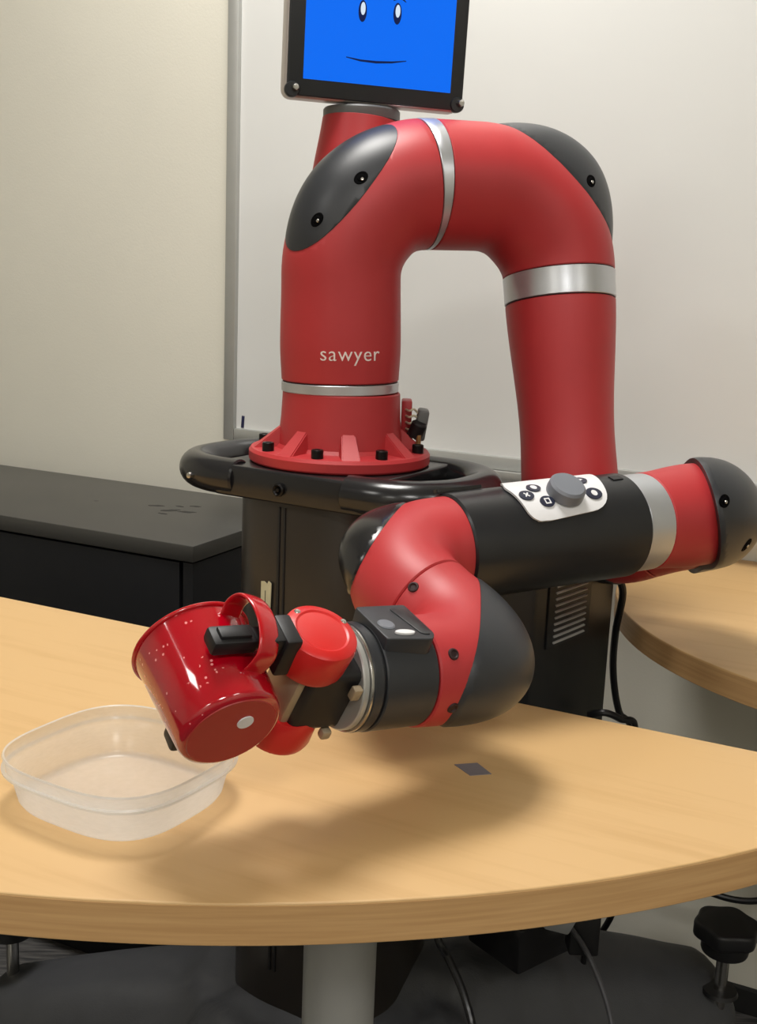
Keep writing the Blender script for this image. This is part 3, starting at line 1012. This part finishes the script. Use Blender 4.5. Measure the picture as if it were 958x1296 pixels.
button(665, 630, .0075, .0058, 'cross'); button(691, 637, .0075, .0058, 'square'); button(750, 627, .0085, .0065, 'dot'); button(674, 621, .0072, .0055, 'dot'); button(733, 611.5, .0072, .0055, 'arrow')
u, v = S(713, 627)
nrm = cy.normal(v)
bm = bmesh.new()
out = []
add_lathe(bm, [(0, 0.0), (0.0175, 0.0), (0.0178, 0.003), (0.0172, 0.010), (0.0150, 0.0122), (0.0, 0.0128)], cy(u, v, 0.002), frame(nrm, -dF), seg=40)
kn = build('dial_knob', bm, 'knob_grey', sleeve)
# dark ridge on the sleeve by the wrist, and small black tab at the other end
bm = wrap_patch(round_poly([(S(585, 646)[0], -0.020), (S(585, 646)[0], -0.012), (S(640, 634)[0], -0.012), (S(640, 634)[0], -0.020)], 0.002), 0.0, 0.003, cy)
build('sleeve_ridge', bm, 'black_gloss', sleeve)
u, v = S(779, 606)
bm = wrap_patch([(u - .006, v - .004), (u + .006, v - .004), (u + .006, v + .004), (u - .006, v + .004)], 0.0, 0.0016, cy)
build('sleeve_tab', bm, 'black_matte', sleeve)

# hand cuff, rings
s_c0 = s_hc + 0.0006
hx = lambda d: W2 + HD * d
def s_of(d): return PB.L - 0.30 + d          # arc length at distance d from the wrist corner
d0 = s_c0 - (PB.L - 0.30)
CUFF_R = 0.0395
cuff_axis = Path([hx(0.0), hx(0.30)], [])
bm = bmesh.new(); add_tube(bm, cuff_axis, lambda s: CUFF_R, d0, 0.130, bev=0.001, seg=72); cuff = build('hand_cuff', bm, 'black_cap', arm)
bm = bmesh.new(); add_tube(bm, cuff_axis, lambda s: CUFF_R - 0.0026, 0.128, 0.133, bev=0, seg=64); build('ring_groove', bm, 'black_matte', arm)
bm = bmesh.new(); add_tube(bm, cuff_axis, lambda s: CUFF_R - 0.0006, 0.132, 0.1405, bev=0.0008, seg=64); build('mount_ring', bm, 'black_cap', arm)
bm = bmesh.new(); add_tube(bm, cuff_axis, lambda s: CUFF_R - 0.0010, 0.1406, 0.1428, bev=0.0004, seg=64); build('steel_ring', bm, 'steel', arm)
bm = bmesh.new(); add_tube(bm, cuff_axis, lambda s: CUFF_R - 0.0030, 0.1426, 0.148, bev=0.001, seg=64); build('tool_plate', bm, 'aluminium', arm)
# button pad wrapped on top of the cuff
cc_ = Cyl(hx(0.0), HD, V((0, 0, 1)), CUFF_R)
def C_(px, py): return cc_.uv(px, py)
pu = V((0, 0, 1)); pu = (pu - HD * pu.dot(HD)).normalized()
ps = HD.cross(pu).normalized()
ps = ps if ps.y < 0 else -ps                   # side direction facing the viewer
pu, ps = (pu * math.cos(R_(14)) + ps * math.sin(R_(14))), (ps * math.cos(R_(14)) - pu * math.sin(R_(14)))
RPAD = Matrix((HD, ps, pu)).transposed()
ol = round_poly([(0.1298, -0.024), (0.1298, 0.0215), (0.093, 0.0255), (0.087, 0.018), (0.0865, -0.024)], [0.003, 0.003, 0.004, 0.003, 0.003], 3)
bm = bmesh.new(); add_prism(bm, ol, 0.020, CUFF_R + 0.0035, 0.0009, Matrix.Translation(hx(0.0)) @ RPAD.to_4x4()); pad = build('button_pad', bm, 'black_cap', cuff, 30)
zt = CUFF_R + 0.0035
bm = bmesh.new(); add_lathe(bm, [(0, 0.0012), (0.0055, 0.0012), (0.0065, 0.0004), (0.0065, -0.001), (0, -0.001)], hx(0.0) + RPAD @ V((0.1195, 0.003, zt)), RPAD, seg=28); build('round_button', bm, 'knob_grey', cuff, 30)
bm = bmesh.new(); add_prism(bm, ellipse(0, 0, 0.0080, 0.0030, 28, -0.1), -0.001, 0.0016, 0.0006, Matrix.Translation(hx(0.0) + RPAD @ V((0.1115, 0.0155, zt))) @ RPAD.to_4x4()); build('oblong_button', bm, 'panel_white', cuff, 30)
bm = bmesh.new(); add_prism(bm, round_poly([(0.104, -0.018), (0.0985, 0.018), (0.092, 0.020), (0.089, 0.014), (0.090, -0.018)], 0.002, 2), zt - 0.001, zt + 0.0007, 0.0003, Matrix.Translation(hx(0.0)) @ RPAD.to_4x4()); build('pad_inset', bm, 'black_sleeve', cuff, 30)

# ---- gripper
GR = V((0.303, -0.392, 0.869)); GR = (GR - HD * GR.dot(HD)).normalized()
KD = HD.cross(GR).normalized()
RG = Matrix((HD, KD * -1, GR)).transposed()     # local x along the hand, z across the fingers
if RG.determinant() < 0: RG = Matrix((HD, KD, GR)).transposed()
KY = RG.col[1].copy()
def G(x, y, z): return W2 + HD * x + KY * y + GR * z
GX = 0.185
bm = bmesh.new(); add_box(bm, G(0.165, 0, 0), (0.045, 0.046, 0.056), RG, 0.006, 3); grip = build('gripper_body', bm, 'black_matte', arm)
bm = bmesh.new(); add_box(bm, G(0.187, 0, 0), (0.012, 0.036, 0.050), RG, 0.003); build('finger_rail', bm, 'metal_tan', grip)
for sg in (1, -1):
    rot = RG if sg > 0 else RG @ Matrix.Rotation(math.pi, 3, 'X')
    bm = bmesh.new()
    add_lathe(bm, [(0, 0.020), (0.0235, 0.020), (0.0255, 0.024), (0.0265, 0.044), (0.0255, 0.0475), (0.0235, 0.0490), (0.0190, 0.0500), (0.0175, 0.0492), (0.010, 0.0502), (0.0, 0.0506)], G(GX - 0.006, 0, 0), rot, seg=48)
    gc = build('gripper_end_cap', bm, 'red_gripper', arm)
    # small screws on the rim
    for aa in (200, 300):
        a = R_(aa)
        share('screw', ME_SCREW, G(GX - 0.006, 0, 0) + rot @ V((0.0215 * math.cos(a), 0.0215 * math.sin(a), 0.0490)), rot, gc)
    # bracket and finger
    FZ = 0.0470
    bm = bmesh.new()
    add_box(bm, G(GX + 0.021, 0, sg * 0.038), (0.012, 0.026, 0.032), RG, 0.002)
    add_box(bm, G(GX + 0.030, 0, sg * 0.046), (0.016, 0.020, 0.014), RG, 0.002)
    fb = build('finger_bracket', bm, 'black_matte', arm)
    bm = bmesh.new()
    add_box(bm, G(GX + 0.040, 0, sg * FZ), (0.030, 0.013, 0.009), RG, 0.002)
    add_box(bm, G(GX + 0.060, 0, sg * (FZ - 0.001)), (0.032, 0.017, 0.012), RG, 0.003)
    add_box(bm, G(GX + 0.060, 0, sg * (FZ + 0.0055)), (0.022, 0.010, 0.004), RG, 0.0015)
    fo = build('finger', bm, 'black_matte', fb)
bm = bmesh.new(); add_box(bm, G(0.152, 0.028, 0.016), (0.007, 0.006, 0.010), RG, 0.001); build('latch', bm, 'metal_tan', grip)
bm = bmesh.new(); add_box(bm, G(0.154, 0.022, -0.032), (0.008, 0.007, 0.008), RG, 0.002); build('latch', bm, 'metal_tan', grip)

# ---- neck and head display
bm = bmesh.new()
np_ = Path([V((-0.050, 1.33, 1.12)), V((-0.038, 1.345, 1.304))], [])
add_tube(bm, np_, rkeys([(0, 0.056), (0.10, 0.052), (0.20, 0.0445)]), bev=0.001); neck = build('neck', bm, 'red_shell', arm)
bm = bmesh.new(); add_lathe(bm, [(0, 0), (0.0440, 0), (0.0445, 0.002), (0.0445, 0.010), (0.043, 0.012), (0.016, 0.014), (0.016, 0.03), (0, 0.03)], V((-0.038, 1.345, 1.305)), seg=56); build('neck_collar', bm, 'connector_grey', neck)
DA = R_(15)
dn = V((math.sin(DA), -math.cos(DA), 0.0)); dn = (dn + V((0, 0, -0.04))).normalized()
dr_ = V((math.cos(DA), math.sin(DA), -0.012)); dr_ = (dr_ - dn * dr_.dot(dn)).normalized()
du = dr_.cross(-dn); du = du if du.z > 0 else -du
RD = Matrix((dr_, du, dr_.cross(du))).transposed()        # local x right, y up, z towards the viewer
bl = at(363, 126, 1.285); br = at(584, 134, 1.340)
DW = (br - bl).length; DH = 0.172
dc = (bl + br) / 2 + du * DH / 2
def D(x, y, z=0): return dc + RD @ V((x, y, z))
bm = bmesh.new(); add_prism(bm, round_poly([(-DW / 2 - .002, -DH / 2 - .002), (DW / 2 + .002, -DH / 2 - .002), (DW / 2 + .002, DH / 2 + .002), (-DW / 2 - .002, DH / 2 + .002)], 0.012), -0.034, -0.004, 0.003, Matrix.Translation(dc) @ RD.to_4x4())
head = build('display_housing', bm, 'bezel_silver', arm)
bm = bmesh.new(); add_prism(bm, round_poly([(-DW / 2, -DH / 2), (DW / 2, -DH / 2), (DW / 2, DH / 2), (-DW / 2, DH / 2)], 0.008), -0.006, 0.0, 0.001, Matrix.Translation(dc) @ RD.to_4x4()); build('display_bezel', bm, 'bezel_black', head)
bm = bmesh.new(); add_box(bm, D(0.001, 0.0, 0.0003), (DW - 0.033, DH - 0.036, 0.001), RD); scr = build('display_screen', bm, 'screen_blue', head, 0)
bm = bmesh.new(); add_box(bm, V((-0.036, 1.364, 1.336)), (0.05, 0.034, 0.03), None, 0.004); build('display_mount', bm, 'bezel_black', head)
bm = bmesh.new(); add_lathe(bm, [(0, 0.006), (0.003, 0.0055), (0.0042, 0.003), (0.0042, -0.002), (0, -0.002)], seg=20); ME_POST = mesh_of('corner_post', bm, 'steel')
bm = bmesh.new(); add_lathe(bm, [(0, 0.002), (0.0075, 0.002), (0.0085, 0.0), (0.0085, -0.006), (0, -0.006)], seg=24); ME_BUMP = mesh_of('corner_guard', bm, 'bezel_black')
for sx in (-1, 1):
    for sy in (-1, 1):
        share('corner_guard', ME_BUMP, D(sx * (DW / 2 - .006), sy * (DH / 2 - .006)), RD, head)
        share('corner_post', ME_POST, D(sx * (DW / 2 - .006) + .003, sy * (DH / 2 - .006) + .002, .002), RD, head)
def on_screen(px, py):
    r = ray(px, py); nrm = RD.col[2]
    t = (D(0, 0, 0.0008) - CAM).dot(nrm) / r.dot(nrm)
    q = RD.transposed() @ (CAM + r * t - dc)
    return q.x, q.y
def screen_shape(name, ol, m, z=0.0008):
    bm = bmesh.new(); add_prism(bm, ol, z, z + 0.0003, M=Matrix.Translation(dc) @ RD.to_4x4()); build(name, bm, m, head, 0)
for (px, py) in ((459, 14), (503, 17.5)):
    x, y = on_screen(px, py)
    screen_shape('eye', ellipse(x, y, 0.0047, 0.0112), 'screen_ink')
    screen_shape('eye_glint', ellipse(x + 0.0003, y + 0.0026, 0.0027, 0.0066), 'screen_white', 0.0012)
mp_ = [on_screen(*p) for p in ((438, 72), (456, 76.5), (476, 78.8), (496, 79), (514, 77.5))]
def stroke(pts, w):
    L, Rr = [], []
    n = len(pts)
    for i, (x, y) in enumerate(pts):
        a = V(pts[max(0, i - 1)]); b = V(pts[min(n - 1, i + 1)])
        t = (b - a).normalized(); nn_ = V((-t.y, t.x))
        ww = w * (0.35 + 0.65 * math.sin(math.pi * i / (n - 1)))
        L.append((x + nn_.x * ww, y + nn_.y * ww)); Rr.append((x - nn_.x * ww, y - nn_.y * ww))
    return L + Rr[::-1]
screen_shape('mouth', stroke(mp_, 0.0013), 'screen_ink')
for pp in (((498, 1), (504, -2), (509, -1.5), (514, 3)), ((447, -3), (453, -7), (459, -7), (465, -3))):
    screen_shape('eyebrow', stroke([on_screen(*p) for p in pp], 0.0011), 'screen_ink')

# ---- cable connector on the base
bm = bmesh.new(); add_box(bm, at(514, 530, 1.285), (0.012, 0.03, 0.045), None, 0.002); bk = build('connector_bracket', bm, 'red_shell', arm)
bm = bmesh.new(); add_box(bm, at(533, 537, 1.275), (0.013, 0.028, 0.036), Matrix.Rotation(R_(8), 3, 'Y'), 0.003); con = build('cable_connector', bm, 'connector_grey', arm)
bm = bmesh.new(); add_lathe(bm, [(0, 0), (0.009, 0), (0.009, 0.016), (0.007, 0.018), (0, 0.018)], at(524, 552, 1.262), frame(V((0.3, -0.2, 0.8))), seg=24); build('connector_plug', bm, 'black_matte', arm)
for k in range(4):
    wire('signal_wire', [at(512, 517 + 8 * k, 1.275), at(518, 520 + 8 * k, 1.262), at(524, 518 + 8 * k, 1.262), at(530, 524 + 6 * k, 1.268)], 0.0013, 'wire_cream', con, seg=8)
bm = bmesh.new(); add_lathe(bm, [(0, 0), (0.003, 0), (0.003, 0.014), (0, 0.014)], at(529, 566, 1.255), None, seg=12); build('brass_stud', bm, 'brass', arm)

# ------------------------------------------------------------------ mug held by the gripper
MC = W2 + HD * 0.2435 + KD * 0.003 
nb = -(KD * 0.985 + HD * 0.03 + GR * 0.02)
if nb.y > 0: nb = -nb                           # base faces the viewer
nb.normalize()
MH = 0.074
RM = frame(-nb, GR)                             # local z from base to rim, x towards the handle
MB = MC + nb * MH * 0.52
mug = thing('enamel_mug', MB, 'shiny speckled red enamel mug held sideways in the gripper', 'mug')
prof = [(0, 0.0), (0.0305, 0.0), (0.0335, 0.0012), (0.0352, 0.0045), (0.0372, 0.035), (0.0388, 0.064), (0.0398, MH), (0.0384, MH), (0.0372, 0.062), (0.0358, 0.034), (0.0338, 0.006), (0.030, 0.003), (0, 0.003)]
bm = bmesh.new(); add_lathe(bm, prof, MB, RM, seg=96); body = build('mug_body', bm, 'enamel', mug, 50)
bm = bmesh.new()
add_lathe(bm, [(0.0400 + 0.0016 * math.cos(a), MH + 0.0016 * math.sin(a)) for a in [2 * math.pi * i / 12 for i in range(13)]], MB, RM, seg=96)
build('rolled_rim', bm, 'enamel_plain', mug)
bm = bmesh.new(); add_lathe(bm, [(0, -0.0006), (0.0300, -0.0006), (0.0306, 0.0004), (0, 0.0004)], MB, RM, seg=72); bb = build('mug_base', bm, 'enamel_base', mug)
bm = bmesh.new()
q = MB + RM @ V((0.0, 0.0, -0.0009))
hb = CAM + ray(310, 913) * ((MB - CAM).dot(nb) / ray(310, 913).dot(nb))
add_lathe(bm, [(0, -0.0006), (0.0055, -0.0006), (0.0058, 0.0004), (0, 0.0004)], hb + nb * 0.0007, RM, seg=32); build('base_sticker', bm, 'panel_white', mug)
# strap handle
hr = GR * math.cos(R_(20)) - HD * math.sin(R_(20)); hr = (hr - nb * hr.dot(nb)).normalized(); hz = -nb; ht = hz.cross(hr).normalized()
hp = [(0.0375, 0.066), (0.047, 0.0695), (0.057, 0.066), (0.0622, 0.055), (0.0622, 0.042), (0.058, 0.030), (0.051, 0.0215), (0.0430, 0.0195), (0.0355, 0.020)]
dense = []
qq = [V(hp[0])] + [V(p) for p in hp] + [V(hp[-1])]
for i in range(1, len(qq) - 2):
    for k in range(5):
        t = k / 5
        a, b, c, d = qq[i - 1], qq[i], qq[i + 1], qq[i + 2]
        dense.append(0.5 * ((2 * b) + (c - a) * t + (2 * a - 5 * b + 4 * c - d) * t * t + (3 * b - a - 3 * c + d) * t ** 3))
dense.append(V(hp[-1]))
bm = bmesh.new(); rings = []
for i, p in enumerate(dense):
    t = (dense[min(i + 1, len(dense) - 1)] - dense[max(0, i - 1)]).normalized()
    n2 = V((-t.y, t.x))
    c3 = MB + hr * p.x + hz * p.y
    nn3 = hr * n2.x + hz * n2.y
    ring = []
    for k in range(16):
        a = 2 * math.pi * k / 16
        ring.append(bm.verts.new(c3 + ht * (0.0085 * math.copysign(abs(math.cos(a)) ** 0.6, math.cos(a))) + nn3 * (0.0015 * math.copysign(abs(math.sin(a)) ** 0.8, math.sin(a)))))
    rings.append(ring)
for a, b in zip(rings[:-1], rings[1:]):
    for k in range(16):
        j = (k + 1) % 16
        bm.faces.new((a[k], a[j], b[j], b[k]))
bm.faces.new(rings[0][::-1]); bm.faces.new(rings[-1])
build('mug_handle', bm, 'enamel_plain', mug, 60)

# ------------------------------------------------------------------ plastic tub
DC = V((-0.182, 0.762, TZ))
tub = thing('plastic_tub', DC, 'shallow frosted clear plastic tub standing on the wooden table', 'tub')
def ring_at(a, b, z, n=3.1, rot=R_(-30)): return [V((x, y, z)) for x, y in sup(a, b, n, 72, rot, (DC.x, DC.y))]
def loft(bm, rings):
    rr = [[bm.verts.new(p) for p in r] for r in rings]
    for a, b in zip(rr[:-1], rr[1:]):
        for i in range(len(a)):
            j = (i + 1) % len(a)
            bm.faces.new((a[i], a[j], b[j], b[i]))
    return rr
DHt = 0.039
bm = bmesh.new()
RA, RB_ = 0.0755, 0.0715
def rg(k, z, e=0.0): return ring_at(RA * k + e, RB_ * k + e, TZ + z)
rr = loft(bm, [rg(0.80, 0.0005), rg(0.86, 0.0015), rg(0.89, 0.005), rg(0.955, DHt - 0.0125), rg(0.985, DHt - 0.011), rg(1.0, DHt)])
bm.faces.new(rr[0][::-1])
build('tub_body', bm, 'plastic', tub, 60)
bm = bmesh.new()
loft(bm, [rg(0.985, DHt - 0.0112, 0.0002), rg(0.985, DHt - 0.0118, 0.0026), rg(0.985, DHt - 0.0098, 0.0030), rg(0.99, DHt - 0.0090, 0.0006)])
build('rim_ledge', bm, 'plastic', tub, 60)
bm = bmesh.new()
loft(bm, [rg(1.0, DHt, -0.0006), rg(1.0, DHt + 0.0006, 0.0006), rg(1.0, DHt - 0.0008, 0.0012)])
build('rim_lip', bm, 'plastic', tub, 60)

# ------------------------------------------------------------------ cables
def top_wire(name, pts, r, m, label):
    o = wire(name, pts, r, m, None, origin=pts[0])
    return tag(o, label, 'cable')
top_wire('power_cable', [V((0.281, 1.257, 0.80)), V((0.292, 1.262, 0.775)), at(779, 800, 1.28), at(776, 850, 1.32), at(783, 900, 1.34), at(800, 940, 1.38), V((0.36, 1.42, 0.30)), V((0.34, 1.45, 0.20))], 0.0045, 'cable_black', 'black cable hanging down beside the pedestal near the right table')
top_wire('loop_cable', [at(745, 905, 1.19), at(765, 902, 1.18), at(785, 910, 1.19), at(803, 924, 1.22), V((0.30, 1.27, 0.5)), V((0.29, 1.30, 0.25))], 0.004, 'cable_black', 'black cable bowed over behind the table edge beside the pedestal')
top_wire('floor_cable', [V((0.06, 1.24, 0.474)), V((0.062, 1.20, 0.44)), at(553, 1185, 1.12), at(566, 1210, 1.12), at(582, 1245, 1.10), at(592, 1275, 1.08), at(598, 1300, 1.06), at(602, 1340, 1.04)], 0.0045, 'cable_black', 'thick black cable hanging under the table near its leg')
top_wire('thin_cable', [V((0.15, 1.21, 0.474)), V((0.17, 1.18, 0.455)), at(712, 1165, 1.15), at(728, 1182, 1.15), at(745, 1210, 1.15), at(760, 1245, 1.13), at(771, 1280, 1.11), at(776, 1310, 1.09), at(778, 1350, 1.07)], 0.0032, 'cable_grey', 'thin grey cable hanging from the plug under the table')
c = at(932, 1098, 1.45)
top_wire('coiled_cable', [V((c.x + 0.09, c.y + 0.02, 0.709)), V((c.x + 0.085, c.y + 0.01, 0.60))] + [c + V((0.075 * math.cos(a), 0.012 * math.sin(a * 2), 0.05 * math.sin(a))) for a in [2 * math.pi * i / 20 for i in range(21)]], 0.0048, 'cable_black', 'coil of black cable hanging below the right end of the table')
bm = bmesh.new(); add_box(bm, at(706, 1158, 1.15), (0.036, 0.026, 0.03), Matrix.Rotation(R_(25), 3, 'Y') @ Matrix.Rotation(R_(20), 3, 'Z'), 0.003); pl = thing('power_plug', at(706, 1158, 1.15), 'light grey plug hanging under the wooden table', 'plug'); build('plug_body', bm, 'plug_grey', pl)
bm = bmesh.new(); add_box(bm, at(738, 1172, 1.17), (0.035, 0.03, 0.06), None, 0.003); build('plug_socket', bm, 'black_matte', pl)
c = onz(655, 1236, 0.315)
bk_ = thing('power_brick', (c.x, c.y, 0.31), 'black power supply box lying on the pedestal foot under the table', 'power supply')
Rk = Matrix.Rotation(R_(38), 3, 'Z')
bm = bmesh.new(); add_box(bm, V((c.x, c.y, 0.345)) + Rk @ V((0.06, 0.045, 0)), (0.12, 0.09, 0.06), Rk, 0.004); build('brick_body', bm, 'black_gloss', bk_)
bm = bmesh.new(); add_box(bm, V((c.x, c.y, 0.376)) + Rk @ V((0.06, 0.045, 0)), (0.07, 0.045, 0.001), Rk); build('brick_label', bm, 'black_matte', bk_)
